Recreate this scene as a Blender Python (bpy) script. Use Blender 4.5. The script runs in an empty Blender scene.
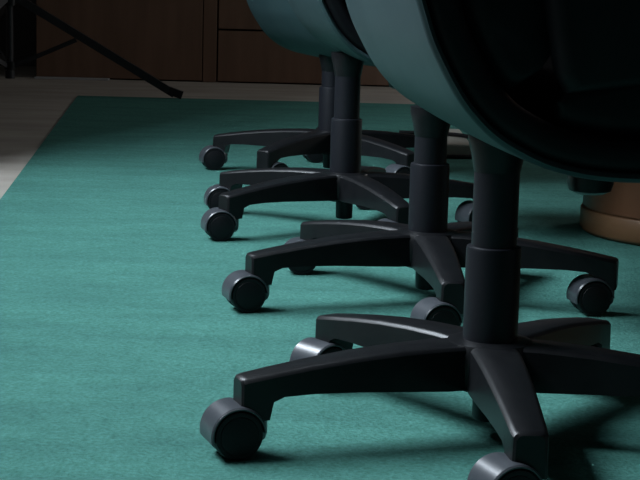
import bpy, bmesh, math, random
from mathutils import Vector, Matrix
random.seed(4)
R = math.radians
S = bpy.context.scene
COL = S.collection

# ------------------------------------------------------------------ materials
def new_mat(name, color, rough=.5, spec=.5):
    m = bpy.data.materials.new(name); m.use_nodes = True
    b = m.node_tree.nodes['Principled BSDF']
    b.inputs['Base Color'].default_value = (*color, 1)
    b.inputs['Roughness'].default_value = rough
    b.inputs['Specular IOR Level'].default_value = spec
    return m

def noise_mat(name, c1, c2, scale, rough=.5, spec=.5, stretch=(1, 1, 1), bump=0., bscale=None, bdist=.002, detail=4, lo=.35, hi=.65):
    m = new_mat(name, c1, rough, spec); nt = m.node_tree; N = nt.nodes; L = nt.links
    b = N['Principled BSDF']
    tc = N.new('ShaderNodeTexCoord'); mp = N.new('ShaderNodeMapping'); mp.inputs['Scale'].default_value = stretch
    L.new(tc.outputs['Object'], mp.inputs['Vector'])
    n = N.new('ShaderNodeTexNoise'); n.inputs['Scale'].default_value = scale; n.inputs['Detail'].default_value = detail
    L.new(mp.outputs['Vector'], n.inputs['Vector'])
    r = N.new('ShaderNodeValToRGB'); r.color_ramp.elements[0].position = lo; r.color_ramp.elements[1].position = hi
    r.color_ramp.elements[0].color = (*c1, 1); r.color_ramp.elements[1].color = (*c2, 1)
    L.new(n.outputs['Fac'], r.inputs['Fac']); L.new(r.outputs['Color'], b.inputs['Base Color'])
    if bump:
        n2 = N.new('ShaderNodeTexNoise'); n2.inputs['Scale'].default_value = bscale or scale; n2.inputs['Detail'].default_value = 3
        L.new(mp.outputs['Vector'], n2.inputs['Vector'])
        bp = N.new('ShaderNodeBump'); bp.inputs['Strength'].default_value = bump; bp.inputs['Distance'].default_value = bdist
        L.new(n2.outputs['Fac'], bp.inputs['Height']); L.new(bp.outputs['Normal'], b.inputs['Normal'])
    return m

def carpet_mat():
    m = new_mat('carpet_green', (.05, .17, .16), .95, .1); nt = m.node_tree; N = nt.nodes; L = nt.links
    b = N['Principled BSDF']
    tc = N.new('ShaderNodeTexCoord')
    fine = N.new('ShaderNodeTexNoise'); fine.inputs['Scale'].default_value = 170; fine.inputs['Detail'].default_value = 3
    mid = N.new('ShaderNodeTexNoise'); mid.inputs['Scale'].default_value = 9; mid.inputs['Detail'].default_value = 4
    mp = N.new('ShaderNodeMapping'); mp.inputs['Scale'].default_value = (.45, 1.5, 1)
    L.new(tc.outputs['Object'], mp.inputs['Vector']); L.new(mp.outputs['Vector'], mid.inputs['Vector'])
    L.new(tc.outputs['Object'], fine.inputs['Vector'])
    r1 = N.new('ShaderNodeValToRGB'); e = r1.color_ramp.elements
    e[0].position = .34; e[0].color = (.037, .130, .106, 1); e[1].position = .66; e[1].color = (.075, .222, .190, 1)
    r2 = N.new('ShaderNodeValToRGB'); e = r2.color_ramp.elements
    e[0].position = .3; e[0].color = (.84, .85, .86, 1); e[1].position = .68; e[1].color = (1.1, 1.09, 1.08, 1)
    L.new(mid.outputs['Fac'], r2.inputs['Fac'])
    mot = N.new('ShaderNodeTexNoise'); mot.inputs['Scale'].default_value = 46; mot.inputs['Detail'].default_value = 3; mot.inputs['Roughness'].default_value = .7
    L.new(tc.outputs['Object'], mot.inputs['Vector'])
    av = N.new('ShaderNodeMix'); av.data_type = 'FLOAT'; av.inputs['Factor'].default_value = .42
    L.new(fine.outputs['Fac'], av.inputs['A']); L.new(mot.outputs['Fac'], av.inputs['B']); L.new(av.outputs['Result'], r1.inputs['Fac'])
    mx = N.new('ShaderNodeMix'); mx.data_type = 'RGBA'; mx.blend_type = 'MULTIPLY'; mx.inputs['Factor'].default_value = 1
    L.new(r1.outputs['Color'], mx.inputs['A']); L.new(r2.outputs['Color'], mx.inputs['B'])
    L.new(mx.outputs['Result'], b.inputs['Base Color'])
    bp = N.new('ShaderNodeBump'); bp.inputs['Strength'].default_value = .5; bp.inputs['Distance'].default_value = .004
    L.new(fine.outputs['Fac'], bp.inputs['Height']); L.new(bp.outputs['Normal'], b.inputs['Normal'])
    return m

def wood_mat(name, c1, c2, rough=.4, stretch=(1, 1, 10)):
    return noise_mat(name, c1, c2, 6, rough, .4, stretch, bump=.05, bdist=.001)

M = dict(
    plastic=noise_mat('black_plastic', (.005, .0055, .0065), (.007, .0075, .0085), 60, .36, .26, bump=.12, bscale=900, bdist=.0004),
    hood=noise_mat('satin_black_plastic', (.044, .050, .058), (.052, .058, .066), 60, .30, .55, bump=.08, bscale=900, bdist=.0003),
    tube=new_mat('black_column_enamel', (.007, .008, .011), .42, .28),
    tread=new_mat('black_caster_nylon', (.007, .007, .009), .5, .25),
    rubber=new_mat('black_rubber', (.012, .012, .013), .7, .3),
    shell=noise_mat('teal_leather', (.020, .045, .050), (.026, .054, .058), 14, .5, .4, bump=.12, bscale=260, bdist=.0006),
    cushion=noise_mat('black_leather', (.004, .0045, .006), (.006, .0065, .008), 20, .5, .18, bump=.15, bscale=200, bdist=.0008),
    carpet=carpet_mat(),
    floor=noise_mat('beige_floor', (.30, .27, .235), (.38, .345, .30), 5, .75, .25, (.6, 2, 1), bump=.1, bscale=60, bdist=.001),
    wall=noise_mat('dark_plaster', (.10, .098, .095), (.12, .117, .113), 8, .8, .2),
    plaster=noise_mat('grey_plaster', (.30, .30, .30), (.34, .34, .34), 8, .9, .2),
    cabinet=wood_mat('dark_reddish_wood', (.13, .073, .046), (.165, .093, .06), .5, (3, 3, .4)),
    gap=new_mat('dark_gap', (.01, .008, .007), .9, .1),
    table=wood_mat('table_wood', (.105, .042, .018), (.14, .056, .025), .45, (3, 3, .5)),
    plinth=wood_mat('pale_table_wood', (.155, .078, .036), (.19, .097, .045), .5, (2, 2, 3)),
    metal=new_mat('dark_grey_metal', (.012, .013, .016), .45, .5),
    steel=new_mat('brushed_metal', (.35, .35, .36), .4, .5),
    box=new_mat('cream_plastic', (.42, .41, .36), .5, .4),
    white=new_mat('white_paint', (.7, .7, .7), .5, .4),
)
g = bpy.data.materials.new('window_glass'); g.use_nodes = True
nt = g.node_tree; nt.nodes.clear()
o_ = nt.nodes.new('ShaderNodeOutputMaterial'); t_ = nt.nodes.new('ShaderNodeBsdfTransparent'); gl = nt.nodes.new('ShaderNodeBsdfGlossy')
gl.inputs['Roughness'].default_value = .02; mx_ = nt.nodes.new('ShaderNodeMixShader'); mx_.inputs[0].default_value = .05
nt.links.new(t_.outputs[0], mx_.inputs[1]); nt.links.new(gl.outputs[0], mx_.inputs[2]); nt.links.new(mx_.outputs[0], o_.inputs['Surface'])
M['glass'] = g

# ------------------------------------------------------------------ mesh helpers
def to_mesh(name, bm, mat, smooth=30):
    bmesh.ops.recalc_face_normals(bm, faces=bm.faces)
    me = bpy.data.meshes.new(name); bm.to_mesh(me); bm.free()
    me.materials.append(mat)
    if smooth:
        me.shade_smooth()
        try: me.set_sharp_from_angle(angle=R(smooth))
        except Exception: pass
    return me

def link(name, me, parent=None, loc=(0, 0, 0), rot=(0, 0, 0)):
    o = bpy.data.objects.new(name, me); COL.objects.link(o)
    o.location = loc; o.rotation_euler = rot
    if parent: o.parent = parent
    return o

def thing(name, label, cat, loc=(0, 0, 0), rz=0, group=None):
    o = bpy.data.objects.new(name, None); COL.objects.link(o); o.empty_display_size = .1
    o.location = loc; o.rotation_euler = (0, 0, rz); tag(o, label, cat, group)
    return o

def tag(o, label, cat, group=None):
    o['label'] = label; o['category'] = cat
    if group: o['group'] = group
    return o

def struct(o): o['kind'] = 'structure'; return o

def add_box(bm, x0, x1, y0, y1, z0, z1, bevel=0., seg=2):
    r = bmesh.ops.create_cube(bm, size=1)
    vs = r['verts']
    for v in vs:
        v.co = Vector(((x0 + x1) / 2 + v.co.x * (x1 - x0), (y0 + y1) / 2 + v.co.y * (y1 - y0), (z0 + z1) / 2 + v.co.z * (z1 - z0)))
    if bevel:
        es = list({e for v in vs for e in v.link_edges})
        bmesh.ops.bevel(bm, geom=es, offset=bevel, segments=seg, affect='EDGES', profile=.5)

def box(x0, x1, y0, y1, z0, z1, bevel=0., seg=2):
    bm = bmesh.new(); add_box(bm, x0, x1, y0, y1, z0, z1, bevel, seg); return bm

def add_lathe(bm, prof, n=48, mat=None, a0=0, a1=2 * math.pi):
    """prof: (radius, z) list, closed at both ends if radius is 0"""
    mat = mat or Matrix.Identity(4)
    rings = []
    for r, z in prof:
        if r < 1e-6: rings.append([bm.verts.new(mat @ Vector((0, 0, z)))])
        else: rings.append([bm.verts.new(mat @ Vector((r * math.cos(2 * math.pi * i / n), r * math.sin(2 * math.pi * i / n), z))) for i in range(n)])
    for a, b in zip(rings, rings[1:]):
        for i in range(n):
            j = (i + 1) % n
            if len(a) == 1 and len(b) == 1: continue
            if len(a) == 1: bm.faces.new((a[0], b[i], b[j]))
            elif len(b) == 1: bm.faces.new((a[i], a[j], b[0]))
            else: bm.faces.new((a[i], a[j], b[j], b[i]))

def lathe(prof, n=48, mat=None):
    bm = bmesh.new(); add_lathe(bm, prof, n, mat); return bm

def add_loft(bm, secs, cap=True):
    rings = [[bm.verts.new(p) for p in s] for s in secs]
    n = len(rings[0])
    for a, b in zip(rings, rings[1:]):
        for i in range(n):
            j = (i + 1) % n
            bm.faces.new((a[i], a[j], b[j], b[i]))
    if cap:
        bm.faces.new(rings[0]); bm.faces.new(rings[-1])

def add_bar(bm, p, q, w, t, side=Vector((0, 1, 0)), bevel=.002):
    p, q = Vector(p), Vector(q); d = (q - p).normalized(); s = (side - d * side.dot(d)).normalized(); u = d.cross(s)
    sec = lambda c: [c + s * a * w / 2 + u * b * t / 2 for a, b in ((-1, -1), (1, -1), (1, 1), (-1, 1))]
    add_loft(bm, [sec(p), sec(q)])

def add_tube(bm, pts, r, n=14):
    pts = [Vector(p) for p in pts]; secs = []
    ref = Vector((0, 0, 1))
    for i, p in enumerate(pts):
        d = (pts[min(i + 1, len(pts) - 1)] - pts[max(i - 1, 0)]).normalized()
        if abs(d.dot(ref)) > .95: ref = Vector((0, 1, 0)) if abs(d.y) < .9 else Vector((1, 0, 0))
        s = d.cross(ref).normalized(); u = s.cross(d); rr = r[i] if isinstance(r, (list, tuple)) else r
        secs.append([p + s * rr * math.cos(2 * math.pi * k / n) + u * rr * math.sin(2 * math.pi * k / n) for k in range(n)])
    add_loft(bm, secs)

def catmull(P, per=6):
    P = [Vector(p) for p in P]; Q = [P[0] * 2 - P[1]] + P + [P[-1] * 2 - P[-2]]; out = []
    for i in range(1, len(Q) - 2):
        for k in range(per):
            t = k / per; a, b, c, d = Q[i - 1], Q[i], Q[i + 1], Q[i + 2]
            out.append(.5 * ((2 * b) + (c - a) * t + (2 * a - 5 * b + 4 * c - d) * t * t + (3 * b - a - 3 * c + d) * t ** 3))
    out.append(P[-1]); return out

# ------------------------------------------------------------------ office chair meshes
TUBE_R = .0298
def leg_mesh():
    # r, top, bottom, half width top, half width bottom
    st = [(.022, .121, .074, .0255, .029), (.06, .1215, .074, .0248, .028), (.11, .1195, .0765, .0232, .0265), (.16, .1155, .0790, .0215, .0245),
          (.21, .1095, .0800, .0195, .0225), (.242, .1048, .0785, .0182, .0205), (.2535, .1032, .0735, .0178, .0196), (.2575, .1024, .0545, .0177, .0190),
          (.2800, .0988, .0530, .0166, .0182), (.2850, .0976, .0532, .0152, .0170), (.2872, .0955, .0540, .0125, .0145)]
    bm = bmesh.new(); secs = []
    for r, zt, zb, a, b in st:
        e = .0045
        secs.append([Vector(p) for p in ((r, -b, zb), (r, b, zb), (r, a + .001, zt - e), (r, a - .0015, zt - e * .3), (r, a - e, zt), (r, -a + e, zt), (r, -a + .0015, zt - e * .3), (r, -a - .001, zt - e))])
    add_loft(bm, secs)
    # round off the rim of the tip
    bmesh.ops.recalc_face_normals(bm, faces=bm.faces)
    return to_mesh('leg', bm, M['plastic'], 32)

def hub_mesh():
    bm = lathe([(0, .068), (.034, .068), (.047, .073), (.050, .080), (.050, .112), (.046, .1215), (.036, .1235), (0, .1235)])
    return to_mesh('base_hub', bm, M['plastic'], 35)

def lower_tube_mesh():
    bm = lathe([(0, .033), (.0145, .033), (.016, .0355), (.0165, .07), (.0298, .0705), (TUBE_R, .221), (.0290, .2245), (.0270, .2255), (0, .2255)])
    return to_mesh('gas_column', bm, M['tube'], 35)

def upper_tube_mesh():
    bm = lathe([(0, .20), (.0245, .20), (.0245, .345), (0, .345)])
    return to_mesh('column_sleeve', bm, M['tube'], 35)

def boot_mesh():
    bm = lathe([(0, .306), (.0248, .306), (.0256, .309), (.0285, .325), (.0320, .338), (.0325, .342), (.0325, .350), (0, .350)])
    add_box(bm, -.005, .17, -.075, .075, .3505, .356, .002)
    return to_mesh('tilt_mechanism', bm, M['plastic'], 35)

def knob_mesh():
    mt = Matrix.Translation((.103, 0, -.006)) 
    bm = lathe([(0, .2885), (.015, .289), (.0225, .2925), (.025, .300), (.025, .322), (.018, .326), (.009, .327), (.009, .355), (0, .355)], 24, mt)
    return to_mesh('tension_knob', bm, M['plastic'], 35)

CR = .0262   # caster wheel radius
def caster_mesh():
    """origin under the stem axis at floor level; the wheels trail towards -x, axle along y"""
    bm = bmesh.new(); off = -.0215
    # hood: curved shell over the wheels
    n = 26; a0, a1 = R(4), R(194); hw = .0235; ro, ri = .0300, .0272
    secs = []
    for i in range(n + 1):
        a = a0 + (a1 - a0) * i / n
        c, s = math.cos(a), math.sin(a)
        P = lambda r, y: Vector((off + r * c, y, CR + r * s))
        secs.append([P(ri, -hw), P(ro - .0015, -hw), P(ro, -hw + .002), P(ro, hw - .002), P(ro - .0015, hw), P(ri, hw)])
    add_loft(bm, secs)
    # core web between the wheels
    mt = Matrix.Translation((off, 0, CR)) @ Matrix.Rotation(R(90), 4, 'X')
    add_lathe(bm, [(0, -.003), (.0215, -.003), (.0215, .003), (0, .003)], 28, mt)
    # swivel stem
    add_lathe(bm, [(0, .015), (.0105, .015), (.0135, .018), (.0150, .024), (.0150, .0385), (.006, .039), (.006, .06), (0, .06)], 24)
    return to_mesh('caster', bm, M['hood'], 35)

def wheel_mesh(side):
    mt = Matrix.Translation((-.0215, 0, CR)) @ Matrix.Rotation(R(90 if side < 0 else -90), 4, 'X')
    bm = lathe([(0, .004), (.0245, .004), (CR, .0062), (CR, .0205), (.0250, .0232), (.0215, .0240), (.0205, .0236), (.0200, .0244), (.010, .0262), (0, .0266)], 40, mt)
    return to_mesh('wheel', bm, M['tread'], 35)

PROFILE = [(-.300, 1.00), (-.275, .88), (-.228, .74), (-.182, .62), (-.150, .54), (-.1315, .485), (-.1210, .455), (-.1085, .430), (-.094, .4055), (-.079, .3865),
           (-.058, .367), (-.033, .352), (-.005, .340), (.030, .332), (.070, .3285), (.130, .3285), (.200, .331), (.330, .340), (.375, .347)]
CURVE = catmull([(s, 0, z) for s, z in PROFILE], 5)

def pad(name, t0, t1, o0, thick, width, rnd, mat, bulge=0., endr=None):
    """upholstered slab following the side profile: o0 offset inward, thick(f) thickness along the curve"""
    pts = CURVE[t0:t1 + 1]; n = len(pts); bm = bmesh.new()
    nor = []
    for i in range(n):
        k = t0 + i
        d = (CURVE[min(k + 1, len(CURVE) - 1)] - CURVE[max(k - 1, 0)]).normalized()
        nor.append(Vector((-d.z, 0, d.x)))
    # inward = to the +s / +z side
    nor = [v if (v.x + v.z) > 0 else -v for v in nor]
    us = []; K = 6
    for k in range(K + 1):
        a = math.pi / 2 * k / K; us.append((-width / 2 + rnd * (1 - math.sin(a)) * 1.0, rnd * (1 - math.cos(a))))
    us = [(-width / 2 + rnd * (1 - math.cos(math.pi / 2 * k / K)), rnd * (1 - math.sin(math.pi / 2 * k / K))) for k in range(K + 1)]
    mid = [(-width / 2 + rnd + (width - 2 * rnd) * j / 10, 0) for j in range(1, 10)]
    us = us + mid + [(-u, o) for u, o in reversed(us)]
    secs = []
    endr = rnd if endr is None else endr
    L = [0]
    for i in range(1, n): L.append(L[-1] + (pts[i] - pts[i - 1]).length)
    for i in range(n):
        th = thick(i / (n - 1)) if callable(thick) else thick
        dd = min(L[i], L[-1] - L[i]); eo = 0
        if dd < endr: eo = min(th * .46, endr * (1 - math.sqrt(max(0, 1 - (1 - dd / endr) ** 2))))
        ring = []
        for u, o in us:
            b = bulge * (1 - (2 * u / width) ** 2)
            q = pts[i] + nor[i] * (o0 + min(th * .48, o + eo) - b); ring.append(Vector((q.x, u, q.z)))
        for u, o in reversed(us):
            b = bulge * (1 - (2 * u / width) ** 2)
            q = pts[i] + nor[i] * (o0 + th - min(th * .48, o + eo) + b); ring.append(Vector((q.x, u, q.z)))
        secs.append(ring)
    add_loft(bm, secs)
    return to_mesh(name, bm, mat, 50)

def armrest_mesh():
    """closed upholstered arm at the near side, seen from the side as a rounded panel"""
    bm = bmesh.new()
    P = catmull([(.004, 0, .412), (.10, 0, .424), (.22, 0, .440), (.325, 0, .456), (.358, 0, .475), (.366, 0, .53), (.358, 0, .605), (.325, 0, .635), (.18, 0, .648), (.02, 0, .655), (-.035, 0, .640), (-.04, 0, .60), (-.024, 0, .52), (-.012, 0, .455), (-.004, 0, .420)], 4)[:-1]
    cx = sum(p.x for p in P) / len(P); cz = sum(p.z for p in P) / len(P)
    def ring(y, inset):
        out = []
        for p in P:
            v = Vector((p.x - cx, 0, p.z - cz)); l = v.length
            q = v * ((l - inset) / l); out.append(Vector((cx + q.x, y, cz + q.z)))
        return out
    y0, y1 = .2515, .290; r = .015
    secs = [ring(y0 + r * (1 - math.cos(a)), r * (1 - math.sin(a))) for a in (0, R(25), R(50), R(75), R(90))] + [ring(y1 - r * (1 - math.cos(a)), r * (1 - math.sin(a))) for a in (R(90), R(75), R(50), R(25), 0)]
    add_loft(bm, secs)
    return to_mesh('armrest', bm, M['cushion'], 50)

CH = dict(leg=leg_mesh(), hub=hub_mesh(), low=lower_tube_mesh(), up=upper_tube_mesh(), boot=boot_mesh(), knob=knob_mesh(), caster=caster_mesh(),
          w1=wheel_mesh(1), w2=wheel_mesh(-1),
          shell=pad('seat_shell', 0, len(CURVE) - 1, 0., .009, .520, .0075, M['shell'], 0.003),
          lining=pad('inner_lining', 0, len(CURVE) - 1, .0091, .031, .518, .012, M['cushion'], 0.003),
          back=pad('back_cushion', 2, 48, .0405, lambda f: .075 + .02 * math.sin(math.pi * f), .500, .022, M['cushion'], .006),
          seat=pad('seat_cushion', 57, len(CURVE) - 1, .0405, lambda f: .04 + .045 * min(1, f * 1.4), .500, .020, M['cushion'], .004),
          arm=armrest_mesh())

def make_chair(label, x, y, t, face, phis, ds=0., dz=0., tilt=0., knob=True):
    """t: angle of the first leg; face: direction the seat faces; phis: swivel of each caster"""
    c = thing('office_chair', label, 'chair', (x, y, 0), 0, 'office chairs along the table')
    DZ = -.0144
    link('base_hub', CH['hub'], c, (0, 0, DZ))
    for k in range(5):
        a = -R(t + 72 * k)
        link('leg', CH['leg'], c, (0, 0, DZ), (0, 0, a))
        cs = link('caster', CH['caster'], c, (.2695 * math.cos(a), .2695 * math.sin(a), 0), (0, 0, R(phis[k])))
        link('wheel', CH['w1'], cs); link('wheel', CH['w2'], cs)
    link('gas_column', CH['low'], c, (0, 0, DZ)); dz += DZ
    f = R(face)
    link('column_sleeve', CH['up'], c, (0, 0, dz), (0, 0, f))
    link('tilt_mechanism', CH['boot'], c, (0, 0, dz), (0, 0, f))
    # the upholstered upper half, swivelled and (when leaning) tilted about the mechanism
    piv = Vector((.06, 0, .345))
    m = Matrix.Translation((0, 0, dz)) @ Matrix.Rotation(f, 4, 'Z') @ Matrix.Translation((ds, 0, 0)) @ Matrix.Translation(piv) @ Matrix.Rotation(-R(tilt), 4, 'Y') @ Matrix.Translation(-piv)
    loc, rot = m.to_translation(), m.to_euler()
    link('seat_shell', CH['shell'], c, loc, rot)
    link('inner_lining', CH['lining'], c, loc, rot)
    link('back_cushion', CH['back'], c, loc, rot)
    link('seat_cushion', CH['seat'], c, loc, rot)
    if knob: link('tension_knob', CH['knob'], c, (0, 0, dz), (0, 0, f))
    link('armrest', CH['arm'], c, loc, rot)
    r = link('armrest', CH['arm'], c, loc, rot); r.scale = (1, -1, 1)
    return c

# caster swivels: 0 = wheels trail to -x with the axle across; positive turns the outer face to the right
make_chair('nearest office chair with teal shell and black star base, at the front of the row', .1877, 1.8162, 159.5, 7, (20, 40, 15, 12, 22), -.006)
make_chair('second office chair from the front, its teal shell hidden behind the nearest chair', .1629, 2.5569, 158, -8, (18, 8, -18, 10, 20), .08, -.04)
make_chair('third office chair from the front, teal shell upright, overlapping the leaning chair behind it', .0448, 3.2449, 140.7, 8, (15, 10, 0, 30, 16), .025, .0)
make_chair('farthest office chair, teal shell leaning back, base behind all the others on green carpet', .0186, 4.0323, 194, 22, (16, 20, 20, 30, -140), .012, -.044, 5, False)

# ------------------------------------------------------------------ the setting
bm = bmesh.new(); add_box(bm, -3.2, 3.6, -1.2, 8.0, -.10, -.003)
struct(link('floor', to_mesh('floor', bm, M['floor'], 0)))
# green carpet laid on the beige floor
bm = bmesh.new()
poly = [(-.88, 6.11), (-.36, .2), (-.26, -.9), (3.2, -.9), (3.2, 6.11)]
poly[1] = (-.88 + (6.11 - .2) * .0825, .2); poly[2] = (-.88 + (6.11 + .9) * .0825, -.9)
lo = [bm.verts.new((x, y, -.0029)) for x, y in poly]; hi = [bm.verts.new((x, y, 0)) for x, y in poly]
bm.faces.new(hi); bm.faces.new(lo)
for i in range(5): bm.faces.new((lo[i], lo[(i + 1) % 5], hi[(i + 1) % 5], hi[i]))
tag(link('carpet', to_mesh('carpet', bm, M['carpet'], 0)), 'large green carpet laid over the pale floor, under all the chairs', 'carpet')

WALL_X = -1.6
bm = box(-3.2, 3.6, 7.62, 7.75, -.1, 3.1); struct(link('wall_back', to_mesh('wall_back', bm, M['wall'], 0)))
WY0, WY1, WZ0, WZ1 = 1.4, 3.9, 1.65, 2.95
bm = bmesh.new()
add_box(bm, WALL_X - .15, WALL_X, -1.2, 8., -.1, WZ0); add_box(bm, WALL_X - .15, WALL_X, -1.2, 8., WZ1, 3.1)
add_box(bm, WALL_X - .15, WALL_X, -1.2, WY0, WZ0, WZ1); add_box(bm, WALL_X - .15, WALL_X, WY1, 8., WZ0, WZ1)
struct(link('wall_left', to_mesh('wall_left', bm, M['wall'], 0)))
bm = box(WALL_X + .001, -.93, 3.90, 4.02, -.003, 3.1); struct(link('light_baffle', to_mesh('light_baffle', bm, M['wall'], 0)))  # unseen panel, added to cut the window light off from the far left
bm = box(-3.2, 3.6, -1.2, 8., 3.101, 3.2); struct(link('ceiling', to_mesh('ceiling', bm, M['wall'], 0)))
bm = bmesh.new()
for y in (WY0, (2 * WY0 + WY1) / 3, (WY0 + 2 * WY1) / 3, WY1): add_box(bm, WALL_X - .1, WALL_X - .04, y - .03, y + .03, WZ0, WZ1)
for z in (WZ0, WZ1): add_box(bm, WALL_X - .1, WALL_X - .04, WY0, WY1, z - .03, z + .03)
w = struct(link('window_1', to_mesh('window_frame', bm, M['white'], 0)))
bm = box(WALL_X - .072, WALL_X - .068, WY0 + .02, WY1 - .02, WZ0 + .02, WZ1 - .02); link('window_pane', to_mesh('window_pane', bm, M['glass'], 0), w)

bm = bmesh.new()
RX, VY0, VY1, VZ0, VZ1 = 3.3, 5.4, 6.6, .9, 2.1
add_box(bm, RX, RX + .1, -1.2, 8., -.1, VZ0); add_box(bm, RX, RX + .1, -1.2, 8., VZ1, 3.1)
add_box(bm, RX, RX + .1, -1.2, VY0, VZ0, VZ1); add_box(bm, RX, RX + .1, VY1, 8., VZ0, VZ1)
struct(link('wall_right', to_mesh('wall_right', bm, M['wall'], 0)))
bm = bmesh.new()
for y in (VY0, (VY0 + VY1) / 2, VY1): add_box(bm, RX + .03, RX + .08, y - .025, y + .025, VZ0, VZ1)
for z in (VZ0, VZ1): add_box(bm, RX + .03, RX + .08, VY0, VY1, z - .025, z + .025)
w = struct(link('window_2', to_mesh('window_frame', bm, M['white'], 0)))
bm = box(RX + .053, RX + .057, VY0 + .02, VY1 - .02, VZ0 + .02, VZ1 - .02); link('window_pane', to_mesh('window_pane', bm, M['glass'], 0), w)

# ------------------------------------------------------------------ wooden cabinets along the back wall
FY = 6.94
def cabinet(label, x0, x1, kind):
    c = thing('cabinet', label, 'cabinet', ((x0 + x1) / 2, FY, -.003), 0, 'wooden cabinets along the back wall')
    h = (x1 - x0) / 2
    bm = box(-h, h, .022, .48, 0, .80, .002); link('body', to_mesh('body', bm, M['gap'], 0), c)
    bm = box(-h - .0, h + .0, -.005, .485, .8005, .83, .003); link('top', to_mesh('top', bm, M['cabinet'], 0), c)
    if kind == 'door':
        link('door', to_mesh('door', box(-h + .002, h - .060, 0, .0215, .006, .796, .0015), M['cabinet'], 0), c)
        link('stile', to_mesh('stile', box(h - .056, h - .002, 0, .0215, .002, .796, .0015), M['cabinet'], 0), c)
    else:
        z = .006
        for hh in (.212, .185, .185, .196):
            d = link('drawer', to_mesh('drawer', box(-h + .003, h - .003, 0, .0215, z, z + hh - .008, .0015), M['cabinet'], 0), c); z += hh
            bm = bmesh.new(); add_box(bm, -.06, .06, -.022, -.014, z - .075, z - .065, .002); add_box(bm, -.055, -.047, -.016, -.0002, z - .074, z - .066); add_box(bm, .047, .055, -.016, -.0002, z - .074, z - .066)
            if z > .3: link('handle', to_mesh('handle', bm, M['metal'], 0), d)
    return c
cabinet('dark wooden cabinet with a plain tall door behind the tripod stand', -1.17, -.437, 'door')
cabinet('dark wooden drawer cabinet seen behind the row of chairs', -.435, .56, 'drawers')
cabinet('dark wooden drawer cabinet at the right, mostly hidden by the chairs', .562, 1.56, 'drawers')
struct(link('trim_1', to_mesh('trim_1', box(-1.17, -.87, 6.895, 6.935, -.003, .004, .001), M['steel'], 0)))

# ------------------------------------------------------------------ conference table
tb = thing('conference_table', 'long wooden conference table on round pedestals, at the right beyond the chairs', 'table', (.728, 2.8, 0))
bm = bmesh.new()
def oval(a, b, z, n=64, p=3.2):
    out = []
    for i in range(n):
        t = 2 * math.pi * i / n; c, s = math.cos(t), math.sin(t)
        out.append(Vector((a * math.copysign(abs(c) ** (2 / p), c), b * math.copysign(abs(s) ** (2 / p), s), z)))
    return out
add_loft(bm, [[p + Vector((.225, 0, 0)) for p in oval(a, b, z)] for a, b, z in ((.49, 1.95, .722), (.51, 1.97, .726), (.515, 1.975, .737), (.51, 1.97, .758), (.50, 1.96, .762))])
link('tabletop', to_mesh('tabletop', bm, M['table'], 40), tb)
PR = .222
for px, py in ((0, .48), (0, -.8), (.45, .48), (.45, -.8)):
    bm = lathe([(0, .0515), (PR - .004, .0515), (PR - .004, .712), (PR - .05, .7215), (0, .7215)], 72)
    p = link('pedestal', to_mesh('pedestal', bm, M['table'], 40), tb, (px, py, 0))
    bm = lathe([(0, 0), (PR - .014, 0), (PR - .005, .003), (PR, .010), (PR, .044), (PR - .002, .0475), (PR - .008, .0480), (PR - .008, .051), (0, .051)], 72)
    link('plinth', to_mesh('plinth', bm, M['plinth'], 40), p)

# ------------------------------------------------------------------ tripod stand of a screen, at the far left
tr = thing('tripod_stand', 'black tripod stand with one long splayed leg, before the dark wooden cabinet', 'stand', (-1.115, 6.07, 0))
bm = bmesh.new(); add_tube(bm, [(0, 0, .065), (0, 0, 1.3)], .013, 18); add_tube(bm, [(0, 0, .058), (0, 0, .085)], .017, 18)
link('pole', to_mesh('pole', bm, M['metal'], 35), tr)
bm = bmesh.new(); add_tube(bm, [(0, 0, .315), (0, 0, .365)], .024, 18); link('collar', to_mesh('collar', bm, M['plastic'], 35), tr)
bm = bmesh.new(); add_tube(bm, [(0, 0, .09), (0, 0, .118)], .020, 18); link('collar', to_mesh('collar', bm, M['plastic'], 35), tr)
for k, (dx, dy) in enumerate(((.597, 0), (-.30, .52), (-.30, -.52))):
    u = Vector((dx, dy, 0)).normalized(); sd = Vector((-u.y, u.x, 0))
    zf = 0. if k == 0 else -.003
    bm = bmesh.new(); add_bar(bm, u * .020 + Vector((0, 0, .345)), u * .585 + Vector((0, 0, zf + .017)), .020, .027, sd)
    lg = link('leg', to_mesh('leg', bm, M['metal'], 0), tr)
    bm = bmesh.new(); add_bar(bm, u * .565 + Vector((0, 0, zf + .0295)), u * .612 + Vector((0, 0, zf + .0135)), .026, .027, sd)
    link('foot', to_mesh('foot', bm, M['rubber'], 0), lg)
    bm = bmesh.new(); add_bar(bm, u * .018 + Vector((0, 0, .104)), u * .235 + Vector((0, 0, .2)), .008, .016, sd)
    link('brace', to_mesh('brace', bm, M['metal'], 0), tr)

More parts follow.
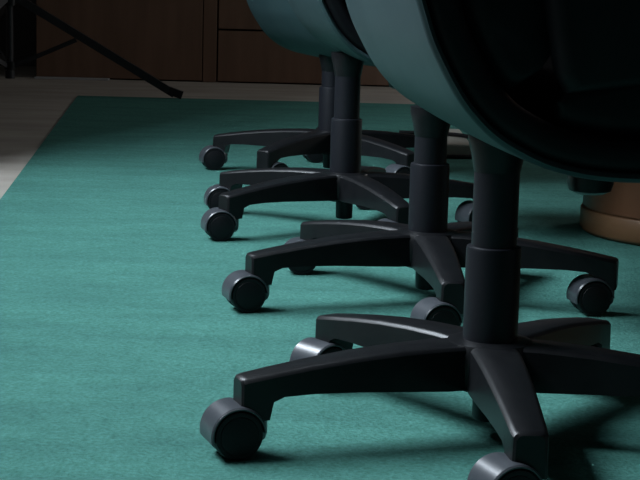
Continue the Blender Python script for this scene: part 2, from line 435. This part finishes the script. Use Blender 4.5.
# ------------------------------------------------------------------ floor outlet and cable
ob = thing('outlet_box', 'small pale outlet box with a black cable on it, seen between two chair columns', 'box', (.372, 4.62, 0))
link('box_body', to_mesh('box_body', box(-.08, .024, -.13, .30, 0.0005, .032, .005), M['box'], 0), ob)
bm = bmesh.new(); add_tube(bm, catmull([(-.16, .10, .038), (-.06, .09, .038), (.0, .07, .038), (.034, .03, .034), (.048, -.04, .018), (.046, -.12, .007), (.02, -.165, .006), (-.04, -.18, .006), (-.12, -.18, .006), (-.22, -.12, .006)], 6), .0055, 10)
link('power_cable', to_mesh('power_cable', bm, M['rubber'], 40), ob)['label'] = 'black cable'

# ------------------------------------------------------------------ light
ld = bpy.data.lights.new('daylight', 'AREA'); ld.shape = 'RECTANGLE'; ld.size = WZ1 - WZ0; ld.size_y = WY1 - WY0
ld.energy = 375; ld.color = (.87, .98, 1.09)
lo_ = bpy.data.objects.new('daylight', ld); COL.objects.link(lo_)
lo_.location = (WALL_X - .12, (WY0 + WY1) / 2, (WZ0 + WZ1) / 2); lo_.rotation_euler = (0, -R(90), 0)
ld2 = bpy.data.lights.new('daylight', 'AREA'); ld2.shape = 'RECTANGLE'; ld2.size = 1.2; ld2.size_y = 1.1
ld2.energy = 35; ld2.color = (1., .98, .96)
l2 = bpy.data.objects.new('daylight', ld2); COL.objects.link(l2)
l2.location = (3.42, 6.0, 1.5); l2.rotation_euler = (0, R(90), 0)
w_ = bpy.data.worlds.new('world'); S.world = w_; w_.use_nodes = True
w_.node_tree.nodes['Background'].inputs[0].default_value = (.6, .75, 1, 1); w_.node_tree.nodes['Background'].inputs[1].default_value = .01

# ------------------------------------------------------------------ camera
cam = bpy.data.cameras.new('camera'); co = bpy.data.objects.new('camera', cam); COL.objects.link(co)
cam.sensor_width = 36; cam.lens = 1707.28 * 36 / 640; cam.clip_start = .02
co.matrix_world = Matrix.Translation((0, 0, 0.514)) @ Matrix.Rotation(R(90 - 9.4375), 4, 'X') @ Matrix.Rotation(R(1.4816), 4, 'Z')
S.camera = co
S.view_settings.view_transform = 'Standard'; S.view_settings.look = 'None'; S.view_settings.exposure = 0; S.view_settings.gamma = 1
try: S.view_settings.use_curve_mapping = False
except Exception: pass
